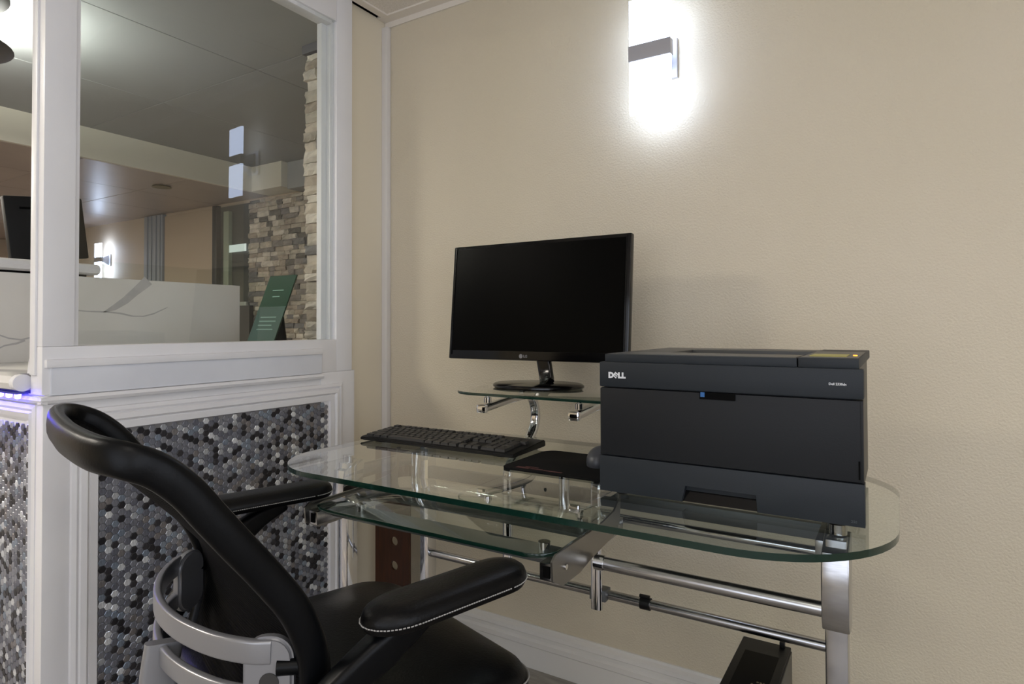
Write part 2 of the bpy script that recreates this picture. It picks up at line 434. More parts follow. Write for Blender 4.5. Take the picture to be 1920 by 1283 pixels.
# hexagon mosaic
box('tile_bed', (TX-.01, TX+.0005), (PY0-.004, PY1+.004), (PZ0-.004, PZ1+.004), M_GROUT, wl)
HEXM = []
for nm, c, r, mt in (('hex_dark', (44, 42, 46), .4, .2), ('hex_dark_b', (64, 62, 66), .35, .3), ('hex_mid_a', (138, 140, 150), .34, .45), ('hex_mid_b', (158, 160, 169), .3, .5),
                     ('hex_mid_c', (122, 124, 135), .38, .45), ('hex_taupe', (142, 138, 138), .34, .45), ('hex_light', (200, 204, 210), .24, .5), ('hex_bright', (240, 243, 246), .2, .35), ('hex_blue', (150, 162, 178), .28, .5)):
    HEXM.append(mat(nm, c, r, mt, vary=(tuple(max(0, int(v*.86)) for v in c), 260), stretch=(1, 1, .25)))
HEXW = [14, 6, 18, 15, 17, 9, 8, 5, 8]
PITCH = 0.0163; HR = PITCH/math.sqrt(3)-0.0006
def hex_bm(bm, M4):
    ring = lambda r, h: [bm.verts.new(M4 @ Vector((h, r*math.cos(math.radians(60*i)), r*math.sin(math.radians(60*i))))) for i in range(6)]
    a, b, c = ring(HR, -0.001), ring(HR, 0.0016), ring(HR*.88, 0.0024)
    fs = [bm.faces.new(c)]
    for p, q in ((a, b), (b, c)):
        for i in range(6): fs.append(bm.faces.new([p[i], p[(i+1) % 6], q[(i+1) % 6], q[i]]))
    return fs
HEXMESH = []
for mm in HEXM:
    bm = bmesh.new(); hex_bm(bm, Matrix.Identity(4)); bmesh.ops.recalc_face_normals(bm, faces=bm.faces)
    me = bpy.data.meshes.new('hex_tile'); bm.to_mesh(me); bm.free(); me.materials.append(mm); HEXMESH.append(me)
HEX_SPOTS = []
ncol = int((PY1-PY0)/(PITCH*.866))
for c in range(ncol):
    y = PY0 + 0.010 + c*PITCH*.8660
    if y > PY1-.007: break
    z = PZ1 - 0.0095 - (PITCH/2 if c % 2 else 0)
    while z > PZ0+.008:
        k = random.choices(range(9), HEXW)[0]
        R = Matrix.Rotation(random.uniform(-.05, .05), 4, 'Y') @ Matrix.Rotation(random.uniform(-.05, .05), 4, 'Z')
        HEX_SPOTS.append((Matrix.Translation((TX+.0008, y, z)) @ R, k)); z -= PITCH
# (the tiles are placed at the end, once it is known which of them the furniture leaves in view)

# pane
pth = math.radians(4.0)
pane_me = bmesh.new(); add_box(pane_me, (-0.0025, 0.0025), (-0.374, 0.374), (-0.529, 0.529))
pane = finish('window_pane', pane_me, G_PANE, wl)
pane.matrix_parent_inverse = Matrix.Identity(4)
pane.matrix_basis = Matrix.Translation((-0.012, -0.637, 1.5395)) @ Matrix.Rotation(-pth, 4, 'Z') @ Matrix.Rotation(math.radians(0.6), 4, 'Y')

# vertical raceway in the corner
t = thing('cable_raceway', 'slim white cable raceway running up the room corner beside the window partition', 'raceway', (0.013, -0.011, 0.60))
box('cover', (0.0005, 0.026), (-0.022, -0.0012), (0.62, ZC-.028), M_RAIL, t, 0.002)
box('end_cap', (0.0003, 0.027), (-0.023, -0.0012), (0.60, 0.62), M_RAIL, t, 0.001)

# ------------------------------------------------------------------ reception counter front (left of the post)
cf = struct(box('wall_counter', (-1.9, -0.0605), (-1.078, -1.02), (0, 0.905), M_WHITE))
EX0, EX1 = -0.92, -0.040
rect_moulding('panel_moulding', EX0-.045, EX1+.03, 0.11, 0.885, [(0, -1.0775), (0.001, -1.084), (0.01, -1.087), (0.016, -1.083), (0.02, -1.089), (0.032, -1.084), (0.04, -1.0795)], M_WHITE, cf, 'y')
box('end_panel', (-0.062, TX-.001), (-1.0805, -1.02), (0, 0.887), M_WHITE, cf)
prism('counter_bead', [(-1.078, 0.887), (-1.088, 0.889), (-1.092, 0.896), (-1.088, 0.903), (-1.078, 0.905)], 'x', -1.9, 0.034, M_WHITE, cf)
bm = bmesh.new(); fsm = []
for c in range(int((EX1-EX0)/(PITCH*.866))):
    x = EX1-.014-c*PITCH*.866
    z = 0.83-(PITCH/2 if c % 2 else 0)
    while z > 0.17:
        k = random.choices(range(9), HEXW)[0]
        for f in hex_bm(bm, Matrix.Translation((x, -1.0788, z)) @ Matrix.Rotation(-math.pi/2, 4, 'Z')): f.material_index = k
        z -= PITCH
tag(finish('hex_tile_field', bm, HEXM, cf), kind='stuff')

ct = thing('reception_countertop', 'white marble reception countertop with rounded nosing left of the window post', 'countertop', (-0.9, -0.7, 0.913))
nose = [(-1.0, 0.913), (-1.095, 0.913), (-1.107, 0.918), (-1.113, 0.932), (-1.107, 0.947), (-1.095, 0.952), (-0.30, 0.952), (-0.30, 0.913)]
prism('slab', nose, 'x', -1.9, -0.066, M_MARBLE, ct, smooth=True)
prism('end_wedge', [(-0.052, 0.952), (-0.040, 0.952), (-0.044, 0.985)], 'y', -1.084, -1.074, M_WHITE, ct)
lathe_pts = [(-1.109, 0.932)]
tube('nosing_end', [(-0.066, -1.094, 0.932), (-0.046, -1.094, 0.932)], .019, M_WHITE, ct, 16)
# LED strip below the nosing
M_LED = emitter('led_violet', (70, 60, 255), 60)
t = thing('led_strip', 'glowing violet blue led strip under the reception counter nosing', 'led strip', (-0.5, -1.10, 0.908))
box('tape', (-1.0, -0.036), (-1.110, -1.0935), (0.9085, 0.912), mat('led_tape', (60, 60, 160), .5), t)
for i in range(20):
    x = -0.046-i*0.045
    lathe('diode', [(0.0015, -0.009), (0.0052, -0.007), (0.0062, 0), (0.0062, 0.002)], M_LED, t, (x, -1.103, 0.9065), 10)

# marble riser and bullnose shelf
t = thing('marble_riser', 'upright white marble panel with grey veins standing on the reception counter', 'counter panel', (-0.62, -0.9, 0.952))
box('panel', (-0.63, -0.60), (-1.75, -0.178), (0.952, 1.215), M_MARBLE0, t, 0.002)
box('backing', (-0.79, -0.64), (-1.74, -0.70), (0.952, 1.215), M_WHITE, t)
def vein(pts):
    bm = bmesh.new(); A = []; B = []
    for (y, z, hw), (y2, z2, _), (y0, z0, _) in zip(pts, pts[1:]+[pts[-1]], [pts[0]]+pts[:-1]):
        d = Vector((0, y2-y0, z2-z0)).normalized(); n_ = Vector((0, -d.z, d.y)); c = Vector((-0.5996, y, z))
        A.append(bm.verts.new(c+n_*hw)); B.append(bm.verts.new(c-n_*hw))
    for k in range(len(A)-1): bm.faces.new([A[k], A[k+1], B[k+1], B[k]])
    finish('vein', bm, M_VEIN, t)
vein([(-.757, 1.108, .0022), (-.72, 1.105, .0020), (-.66, 1.104, .0024), (-.62, 1.100, .0028), (-.58, 1.091, .0024), (-.545, 1.091, .0020), (-.51, 1.101, .0022), (-.475, 1.118, .0018), (-.462, 1.124, .0008)])
vein([(-.672, 1.103, .001), (-.64, 1.118, .009), (-.605, 1.143, .012), (-.575, 1.172, .013), (-.545, 1.200, .016), (-.53, 1.2149, .018)])
vein([(-1.0, 1.044, .002), (-.955, 1.036, .0022), (-.925, 1.023, .002), (-.895, 1.018, .0026), (-.865, 1.026, .002), (-.835, 1.03, .001)])
vein([(-1.0, .962, .001), (-.965, .985, .0018), (-.935, 1.002, .0022), (-.905, 1.008, .003), (-.885, 1.016, .0026)])
t = thing('riser_shelf', 'white round edged shelf on top of the marble counter panel', 'shelf', (-0.65, -1.2, 1.215))
prism('shelf_board', [(-0.80, 1.2215), (-0.60, 1.2215), (-0.585, 1.227), (-0.579, 1.2385), (-0.585, 1.250), (-0.60, 1.256), (-0.80, 1.256)], 'y', -1.75, -0.690, M_WHITE, t, smooth=True)
box('shelf_spacer', (-0.79, -0.606), (-1.74, -0.72), (1.215, 1.2215), M_DARK, t)
# small back-facing monitor
t = thing('reception_monitor', 'black back of a small monitor on the white riser shelf behind the post', 'monitor', (-0.70, -0.8, 1.256))
bm = bmesh.new(); add_box(bm, (-0.715, -0.690), (-0.108, 0.108), (0.008, 0.205), .006)
bmesh.ops.transform(bm, matrix=Matrix.Translation((0, -0.780, 1.262)) @ Matrix.Rotation(math.radians(7), 4, 'X'), verts=bm.verts)
finish('housing', bm, M_BLACKP, t, True)
bm = bmesh.new(); add_box(bm, (-0.690, -0.688), (-0.07, 0.07), (0.165, 0.172), .0006)
bmesh.ops.transform(bm, matrix=Matrix.Translation((0, -0.780, 1.262)) @ Matrix.Rotation(math.radians(7), 4, 'X'), verts=bm.verts)
finish('vent_slot', bm, M_DARK, t)
box('foot', (-0.76, -0.68), (-0.85, -0.72), (1.256, 1.264), M_BLACKP, t, .002)
box('neck', (-0.735, -0.712), (-0.82, -0.76), (1.262, 1.36), M_BLACKP, t, .002)

# leaning acrylic sign
t = thing('counter_sign', 'green acrylic notice leaning on the reception counter behind the window', 'sign', (-0.325, -0.31, 0.952))
sl = Vector((0, 0.094, 0.232)).normalized(); org = Vector((-0.399, -0.285, 1.01)) - sl*((1.01-0.9535)/sl.z)
nrm = Vector((0, -sl.z, sl.y))
SM = Matrix(((1, 0, 0), sl, nrm)).transposed().to_4x4(); SM.translation = org
def signpart(name, x, y, z, m, bev=0):
    bm = bmesh.new(); add_box(bm, x, y, z, bev); bmesh.ops.transform(bm, matrix=SM, verts=bm.verts); return finish(name, bm, m, t)
L_ = (1.242-0.9535)/sl.z
signpart('sheet', (0, 0.149), (0, L_), (-0.004, 0), G_EDGE)
bm = bmesh.new()
def signpoly(name, pts, m, h=0.0004):
    bm = bmesh.new(); vs = [bm.verts.new(SM @ Vector((a, b, h))) for a, b in pts]; bm.faces.new(vs)
    o = finish(name, bm, m, t); return o
signpart('print_green', (0.001, 0.148), (L_*.60, L_-.001), (0.0002, 0.0006), M_GREENP)
signpart('print_grey', (0.001, 0.148), (0.001, L_*.60), (0.0002, 0.0006), M_GREYGREEN)
for k, (a, b) in enumerate([(.55, .04), (.6, .03), (.5, .05), (.36, .05), (.33, .04), (.30, .06), (.27, .05)]): pass
for yy, x0, x1 in ((.80, .045, .105), (.72, .055, .095), (.46, .03, .115), (.41, .03, .12), (.36, .03, .105), (.31, .03, .118)):
    signpart('text_line', (x0, x1), (L_*yy, L_*yy+.004), (0.0006, 0.0009), mat('pale_text', (120, 150, 138), .5))
bm = bmesh.new()
prism('easel_leg', [(-0.20, 0.953), (-0.195, 0.953), (-0.2185, 1.11), (-0.2235, 1.11)], 'x', -0.36, -0.29, M_BLACKP, t)
# back guard glass on the far edge of the counter
t = thing('glass_guard', 'clear glass guard standing beyond the marble counter panel', 'glass guard', (-1.0, 0.0, 0.0))
box('pane', (-1.95, -1.944), (-0.4, 0.95), (0.012, 1.40), G_THIN, t)
box('channel', (-1.96, -1.934), (-0.4, 0.95), (0.0, 0.014), M_STEEL, t)

# ------------------------------------------------------------------ lobby shell seen through the window
LZ = 2.0; FY = 1.22
struct(box('wall_far', (-6.6, 0.6), (FY, FY+.1), (0, 2.3), M_LWALL))
struct(box('wall_end', (-6.7, -6.6), (-4.4, FY+.1), (0, 2.3), M_LWALL))
struct(box('wall_recess', (0.5, 0.6), (0.12, FY), (0, 2.3), M_LWALL))
lc = struct(box('ceiling_lobby', (-2.25, -0.03), (-4.4, FY), (ZC+.012, ZC+.09), M_DARK))
bm = bmesh.new(); add_box(bm, (0.0015, 0.7385), (0.0015, 1.1985), (0, 0.012), .0012, 1)
gm = bpy.data.meshes.new('ceiling_panel'); bm.to_mesh(gm); bm.free(); gm.materials.append(M_GREYCEIL)
for i in range(3):
    for j in range(5):
        place('ceiling_panel', gm, lc, mw=Matrix.Translation((-2.25+i*.74, FY-.35-1.2*j-.85, ZC)))
lc2 = struct(box('ceiling_soffit', (-6.6, -2.25), (-4.4, FY), (LZ+.012, LZ+.06), M_DARK))
bm = bmesh.new(); add_box(bm, (0.002, 0.608), (0.002, 0.608), (0, 0.012), .0015, 1)
gm = bpy.data.meshes.new('soffit_panel'); bm.to_mesh(gm); bm.free(); gm.materials.append(M_BROWNCEIL)
for i in range(7):
    for j in range(9):
        place('soffit_panel', gm, lc2, mw=Matrix.Translation((-2.272-.61*(i+1), FY-.61*(j+1), LZ)))
struct(box('trim_1', (-2.27, -2.245), (-4.4, FY), (LZ, ZC+.012), M_FASCIA))
struct(box('trim_2', (-2.245, -1.93), (1.05, FY), (LZ, ZC+.012), M_FASCIA))
struct(box('trim_3', (-1.93, 0.5), (1.10, FY), (LZ-.01, ZC+.012), M_GREYCEIL))
t = tag(lathe('ceiling_vent', [(0.03, 0), (0.055, -.004), (0.06, -.010), (0.02, -.012)], M_BRASS, None, (-2.6, 0.62, LZ), 20), 'small round brass coloured vent in the lowered lobby ceiling', 'vent')

# unseen ceiling panels added to brighten the lobby (left of the frame)
M_FILLLOBBY = emitter('fill_lobby_glow', (255, 246, 232), FILL_LOBBY_E)
for lab, x, y, z in (('added lobby fill light panel in front of the reception counter', -1.2, -2.4, ZC), ('added lobby fill light panel in the lowered ceiling nearest the counter', -3.2, -2.0, LZ),
                     ('added lobby fill light panel in the far end of the lowered ceiling', -5.0, -2.0, LZ)):
    t = thing('fill_lobby_light', lab, 'ceiling light', (x, y, z), group='added lobby fill lights')
    box('diffuser', (x-.27, x+.27), (y-.27, y+.27), (z-.006, z-.002), M_FILLLOBBY, t)
    for a, b in (((x-.3, x-.27), (y-.3, y+.3)), ((x+.27, x+.3), (y-.3, y+.3)), ((x-.27, x+.27), (y-.3, y-.27)), ((x-.27, x+.27), (y+.27, y+.3))):
        box('frame', a, b, (z-.009, z), M_CEILBAR, t)
# doors on the far wall
d1 = struct(box('door_1', (-3.60, -2.92), (FY-.02, FY-.001), (0, 1.975), mat('tan_door', (180, 163, 142), .5)))
box('door_frame', (-3.89, -3.61), (FY-.035, FY-.001), (0, 1.995), M_DOORFR, d1, .003)
for x in (-3.84, -3.78, -3.71, -3.65): box('frame_rib', (x, x+.018), (FY-.045, FY-.034), (0, 1.99), M_DOORFR, d1, .002)
d2 = struct(box('door_2', (-2.90, -2.50), (FY-.008, FY-.001), (0, 1.975), mat('door_dark', (70, 74, 74), .3)))
box('door_stile', (-2.90, -2.845), (FY-.045, FY-.008), (0, 1.985), mat('charcoal_frame', (58, 60, 60), .4), d2, .002)
box('door_leaf', (-2.765, -2.70), (FY-.04, FY-.008), (0.9, 1.93), mat('pale_green_frame', (168, 176, 158), .4), d2, .003)
box('door_leaf', (-2.70, -2.50), (FY-.03, FY-.008), (0.9, 1.24), mat('pale_panel', (190, 192, 186), .4), d2, .002)
box('glass', (-2.845, -2.50), (FY-.052, FY-.047), (0.9, 1.97), G_THIN, d2)
box('lit_shade', (-2.70, -2.50), (FY-.034, FY-.03), (1.615, 1.67), emitter('far_lamp_panel', (235, 245, 235), .8), d2)
box('dark_base', (-2.70, -2.42), (FY-.06, FY-.03), (0.80, 1.21), mat('door_dark2', (74, 72, 70), .5), d2)

# stone veneers
STM = []
for i, c in enumerate([(214, 203, 186), (184, 172, 156), (152, 146, 140), (230, 222, 208), (138, 136, 136), (202, 194, 178), (116, 112, 106)]):
    STM.append(mat('ledge_stone_%d' % i, c, 0.75, bump=(38, .8), vary=(tuple(int(v*.86) for v in c), 16)))
def stone_wall(name, x0, x1, yface, z0, z1, rh, lmin, lmax, proud, weights, jag=0.0, wrap=False):
    b = struct(box(name, (x0+.012, x1), (yface-.006, yface-.0004), (z0, z1), M_MORTAR))
    z = z0
    while z < z1-.01:
        h = rh*random.uniform(.75, 1.3); h = min(h, z1-z)
        x = x0 - random.uniform(0, jag)
        while x < x1-.005:
            l = min(random.uniform(lmin, lmax), x1-x)
            if x1-x-l < .025: l = x1-x
            p = random.uniform(*proud)
            bm = bmesh.new(); xa, xb, za, zb = x+.0008, x+l-.0008, z+.0008, z+h-.0008
            nx, nz = 4, 3; g = {}
            for i in range(nx+1):
                for k in range(nz+1):
                    edge = i in (0, nx) or k in (0, nz)
                    g[i, k] = bm.verts.new((xa+(xb-xa)*i/nx+(random.uniform(-1, 1)*.002 if i in (0, nx) else 0), yface-p-random.uniform(-.5, .5)*p*.35+(p*.22 if edge else 0), za+(zb-za)*k/nz))
            for i in range(nx):
                for k in range(nz): bm.faces.new([g[i, k], g[i+1, k], g[i+1, k+1], g[i, k+1]])
            ring = [g[i, 0] for i in range(nx+1)]+[g[nx, k] for k in range(1, nz+1)]+[g[i, nz] for i in range(nx-1, -1, -1)]+[g[0, k] for k in range(nz-1, 0, -1)]
            back = [bm.verts.new((v.co.x, yface-.0005 + (0.10 if wrap and v.co.x < x0+.004 else 0), v.co.z)) for v in ring]
            for i in range(len(ring)): bm.faces.new([ring[i], ring[(i+1) % len(ring)], back[(i+1) % len(ring)], back[i]])
            finish('stone', bm, random.choices(STM, weights)[0], b)
            x += l
        z += h
    return b
stone_wall('wall_stone_near', -0.402, -0.036, 0.0, 0.0 if False else 0.85, 2.135, .039, .07, .17, (.016, .034), [10, 6, 4, 10, 2, 8, 1], .02)
struct(box('trim_4', (-0.415, -0.036), (-0.035, -0.0005), (2.136, ZC-.001), mat('dark_cap', (88, 86, 90), .6)))
stone_wall('wall_stone_far', -2.49, -1.74, FY, 0.86, 1.985, .036, .05, .13, (.010, .03), [7, 8, 7, 6, 5, 8, 4])

# ------------------------------------------------------------------ wall sconces
def sconce(x, ywall, z, e, label, name='wall_sconce'):
    t = thing(name, label, 'wall lamp', (x, ywall, z), group='acrylic wall lamps')
    ac = bpy.data.materials.get('lit_acrylic_%g' % e) or emitter('lit_acrylic_%g' % e, (208, 224, 255), e)
    y0 = ywall-.094
    for s in (1, -1):
        zz = (z+.021, z+.147) if s > 0 else (z-.165, z-.021)
        box('acrylic_panel', (x-.057, x+.057), (y0, y0+.010), zz, ac, t, .001)
    # concave metal band
    prism('band', [(x-.058, y0-.004), (x+.058, y0-.004), (x+.058, y0+.018), (x-.058, y0+.018)], 'z', z-.022, z+.022, M_STEELG, t, .002)
    prism('arm', [(y0+.016, z-.012), (ywall-.010, z-.048), (ywall-.010, z+.048), (y0+.016, z+.012)], 'x', x-.028, x+.028, M_STEELG, t, .001)
    # bow-tie wall plate
    prism('wall_plate', [(x-.05, z-.055), (x+.05, z-.055), (x+.05, z+.055), (x-.05, z+.055)], 'y', ywall-.012, ywall-.0008, M_STEELG, t, .004)
    return t
M_STEELG = mat('satin_nickel', (176, 175, 180), .4, .25)
sconce(1.035, 0.0, 1.790, SCONCE_E, 'lit acrylic wall lamp with metal band on the beige wall above the desk')
sconce(-4.55, FY, 1.665, FAR_SCONCE_E, 'small glaring wall lamp on the tan lobby wall seen through the window')

# lobby ceiling lamp
t = thing('lobby_ceiling_lamp', 'dark grey dish ceiling lamp glowing upward at top left beyond the post', 'ceiling lamp', (-1.06, -0.90, ZC))
LX, LY = -1.15, -0.95
lathe('canopy', [(0.05, 0), (0.05, -.012), (0.012, -.02), (0.012, -.13)], M_LAMPD, t, (LX, LY, ZC), 24)
lathe('glow_disc', [(0.17, -.130), (0.17, -.125), (0.015, -.123)], emitter('lobby_lamp_glow', (250, 255, 246), LOBBY_LAMP_E), t, (LX, LY, ZC), 32)
lathe('lower_dish', [(0.06, -.168), (0.19, -.158), (0.215, -.146), (0.20, -.136), (0.05, -.132)], M_LAMPD, t, (LX, LY, ZC), 40)
lathe('side_dish', [(0.05, -.075), (0.20, -.068), (0.215, -.060), (0.20, -.054), (0.05, -.052)], M_LAMPD, t, (-0.93, -1.04, ZC), 40)
tube('dish_arm', [(LX, LY, ZC-.12), (-0.93, -1.04, ZC-.064)], .008, M_LAMPD, t, 10)

# ================================================================== DESK
DT = 0.762; DG = .010
desk = thing('glass_desk', 'chrome framed glass computer desk with keyboard tray and monitor shelf', 'desk', (1.0, -0.55, 0))
top = rounded_poly(0.415, 1.592, -0.848, -0.262, (.17, .20, .17, .10), 14)
# gently bowed front edge
tp = []
for x, y in top: tp.append((x, y))
def glass_plate(name, poly, z0, z1, parent):
    return prism(name, poly, 'z', z0, z1, G_DESK, parent, bev=.002, seg=2, sidemat=G_EDGE)
glass_plate('tabletop', tp, DT-DG, DT, desk)
glass_plate('keyboard_tray', rounded_poly(0.528, 1.108, -0.800, -0.490, (.05, .05, .02, .02), 8), 0.670, 0.677, desk)
LEGS = {'fl': (.470, .498, -.660, -.625), 'fr': (1.497, 1.526, -.655, -.620), 'bl': (.475, .503, -.372, -.335), 'br': (1.468, 1.500, -.372, -.335)}
for k, (x0, x1, y0, y1) in LEGS.items():
    box('leg', (x0, x1), (y0, y1), (0.012, 0.735), M_STEEL if k == 'fr' else M_CHROME, desk, .003)
    lathe('foot', [(.016, 0), (.018, .004), (.018, .010), (.010, .013)], M_BLACKP, desk, ((x0+x1)/2, (y0+y1)/2, 0), 16)
    if k != 'fr': lathe('glass_standoff', [(.012, 0), (.012, .0165)], M_CHROME, desk, ((x0+x1)/2, (y0+y1)/2, .735), 16)
# right front clamp bracket
prism('leg_bracket', [(-.645, .600), (-.668, .606), (-.676, .622), (-.679, .655), (-.676, .69), (-.670, .719), (-.610, .738), (-.600, .735), (-.612, .66), (-.618, .60)], 'x', 1.493, 1.5295, M_STEEL, desk, .002)
lathe('glass_standoff', [(.013, 0), (.013, .015)], M_CHROME, desk, (1.512, -.624, .737), 18)
prism('leg_bracket', [(-.650, .620), (-.672, .630), (-.676, .655), (-.670, .719), (-.615, .738), (-.606, .735), (-.615, .66)], 'x', .466, .5015, M_CHROME, desk, .002)
for y in (-.645,): pass
for s, (x0, x1) in (('l', (.478, .494)), ('r', (1.480, 1.498))):
    box('side_rail', (x0, x1), (-.625, -.372), (.690, .722), M_STEEL, desk, .002)
# tubes
tube('front_tube', [(1.126, -.650, .6265), (1.494, -.650, .6275)], .0115, M_STEEL, desk, 18)
tube('tube_collar', [(1.122, -.650, .6265), (1.140, -.650, .6265)], .0135, M_CHROME, desk, 18)
tube('front_tube', [(.500, -.650, .6265), (.548, -.650, .6265)], .0115, M_STEEL, desk, 18)
tube('rear_rod', [(.500, -.354, .436), (1.470, -.354, .438)], .0105, M_STEEL, desk, 16)
tube('rear_tube', [(.500, -.354, .617), (1.470, -.354, .617)], .010, M_CHROME, desk, 16)
box('rear_beam', (.500, 1.470), (-.362, -.346), (.640, .672), M_GREYMET, desk, .002)
# cable clip on the rear rod
t2 = tube('cable_clip', [(1.098, -.354, .437), (1.120, -.354, .437)], .0135, M_BLACKP, desk, 14)
box('clip_tab', (1.095, 1.118), (-.357, -.351), (.449, .455), M_BLACKP, t2)
# monitor shelf arms: C curve behind, hanger below
for xa in (.760, 1.0):
    pth_ = [(xa, -.482, .860), (xa, -.40, .867), (xa, -.31, .872), (xa, -.262, .868), (xa, -.240, .845), (xa, -.233, .812), (xa, -.243, .782), (xa, -.268, .757), (xa, -.310, .735), (xa, -.350, .715), (xa, -.372, .690), (xa, -.374, .64), (xa, -.374, .52), (xa, -.374, .408)]
    a = tube('shelf_arm', smooth_path(pth_, 4), 0, M_CHROME, desk, sec=rrect(.017, .026, .007), hint=Vector((1, 0, 0)))
    box('arm_cap', (xa-.013, xa+.013), (-.492, -.478), (.850, .870), M_CHROME, a, .005)
    for yy in (-.462, -.30):
        lathe('shelf_standoff', [(.009, 0), (.009, .012), (.006, .013), (.006, .0165)], M_CHROME, a, (xa, yy, .8725 if yy > -.4 else .8725), 14)
    box('rod_clamp', (xa-.02, xa+.02), (-.372, -.340), (.424, .450), M_GREYMET, a, .003)
glass_plate('monitor_shelf', rounded_poly(.648, 1.135, -.478, -.185, (.07, .07, .03, .03), 8), .8890, .8955, desk)
# keyboard tray hardware
plate = [(-.803, .672), (-.800, .640), (-.765, .622), (-.70, .622), (-.66, .630), (-.576, .640), (-.535, .645), (-.518, .662), (-.505, .752), (-.515, .752), (-.521, .706), (-.545, .690), (-.60, .683), (-.66, .6805), (-.79, .6805)]
for xs in ((1.1115, 1.1150), (.5215, .5250)):
    b = prism('slide_bracket', plate, 'x', xs[0], xs[1], M_PLATE, desk)
    for (yy, zz) in ((-.757, .651), (-.575, .662)):
        sx = xs[1] if xs[0] > 1 else xs[0]
        tube('rivet', [(sx, yy, zz), (sx+(.003 if xs[0] > 1 else -.003), yy, zz)], .0045, M_CHROME, b, 12)
for xs in ((1.085, 1.1115), (.525, .550)):
    r_ = box('slide_rail', xs, (-.792, -.49), (.636, .664), M_STEEL, desk, .002)
    box('rail_opening', (xs[0]+.008, xs[1]-.006), (-.794, -.7915), (.641, .660), M_DARK, r_)
for y0 in (-.735, -.585):
    box('tray_bar', (.55, 1.085), (y0-.01, y0+.06), (.643, .650), M_GREYMET, desk, .001)
for x in (.60, 1.052):
    for y in (-.715, -.555):
        lathe('tray_standoff', [(.011, 0), (.011, .020)], M_CHROME, desk, (x, y, .650), 16)
for x in (.60, 1.0): lathe('top_standoff', [(.011, 0), (.011, .074)], M_CHROME, desk, (x, -.535, .677), 14)

# ================================================================== MONITOR
mon = thing('computer_monitor', 'black flat computer monitor on the raised glass shelf', 'monitor', (.775, -.28, .8955))
MT = Matrix.Translation((0.7735, -0.281, 0.963)) @ Matrix.Rotation(math.radians(-5.2), 4, 'X')
def monpart(name, x, y, z, m, bev=0, parent=None):
    bm = bmesh.new(); add_box(bm, x, y, z, bev); bmesh.ops.transform(bm, matrix=MT, verts=bm.verts); return finish(name, bm, m, parent or mon, bev > 0)
hs = monpart('housing', (-.269, .269), (0, .020), (0, .320), M_BLACKG, .004)
monpart('rear_housing', (-.20, .20), (.018, .040), (.05, .26), M_BLACKP, .008)
sc_ = monpart('screen', (-.256, .256), (-.0012, .0005), (.024, .310), M_SCREEN)
for nm, xx in (('bezel_ridge', -.2600), ('bezel_ridge', .2585)): monpart(nm, (xx, xx+.0012), (-.0022, .0005), (.012, .314), M_BLACKG)
def MTt(x, z): return MT @ face_y(x, -.0010, z)
text_mesh('logo_letters', 'LG', .0095, MTt(-.022, .0080), M_INKD, mon, .0002, .0003)
bm = bmesh.new(); bmesh.ops.create_circle(bm, cap_ends=True, radius=.0058, segments=20); bmesh.ops.transform(bm, matrix=MTt(-.030, .0113), verts=bm.verts)
finish('logo_disc', bm, M_INKD, mon)
bm = bmesh.new()
add_sweep(bm, [(.800, -.262, .978), (.806, -.262, .945), (.816, -.270, .912), (.824, -.280, .9035)], rrect(.040, .016, .006), hint=Vector((0, 1, 0)))
finish('stand_neck', bm, M_BLACKG, mon, True)
lathe('stand_base', [(.97, 0), (1.0, .003), (1.0, .007), (.96, .0105), (.3, .0125), (.05, .0128)], M_BLACKG, mon, (.800, -.290, .8957), 48, sx=.124, sy=.094)

# ================================================================== KEYBOARD
kb = thing('keyboard', 'black full size computer keyboard on the glass desktop', 'keyboard', (.60, -.43, DT), )
ka = math.atan2(-.003, .456)
KM = Matrix.Translation((.421, -.5430, DT)) @ Matrix.Rotation(math.radians(0.6), 4, 'Z')
KW, KD = .457, .150
bm = bmesh.new()
prof = [(0, .002), (0, .009), (.004, .0125), (KD-.006, .0255), (KD, .0235), (KD, .004)]
v = []
poly = [(0, .004), (.001, .010), (.006, .0125), (KD-.008, .0215), (KD-.001, .0205), (KD, .006)]
for xx in (0, KW):
    v.append([bm.verts.new((xx, a, b)) for a, b in poly])
bm.faces.new(v[0]); bm.faces.new(v[1][::-1])
for i in range(6): bm.faces.new([v[0][i], v[1][i], v[1][(i+1) % 6], v[0][(i+1) % 6]])
bmesh.ops.recalc_face_normals(bm, faces=bm.faces)
bmesh.ops.bevel(bm, geom=list(bm.edges), offset=.002, segments=2, affect='EDGES')
bmesh.ops.transform(bm, matrix=KM, verts=bm.verts)
finish('case', bm, M_BLACKP, kb, True)
for xx in (.04, KW-.06):
    for yy in (.015, KD-.03):
        bm = bmesh.new(); add_box(bm, (xx, xx+.02), (yy, yy+.012), (0, .0085)); bmesh.ops.transform(bm, matrix=KM, verts=bm.verts); finish('rubber_foot', bm, M_DARK, kb)
KEYMESH = {}
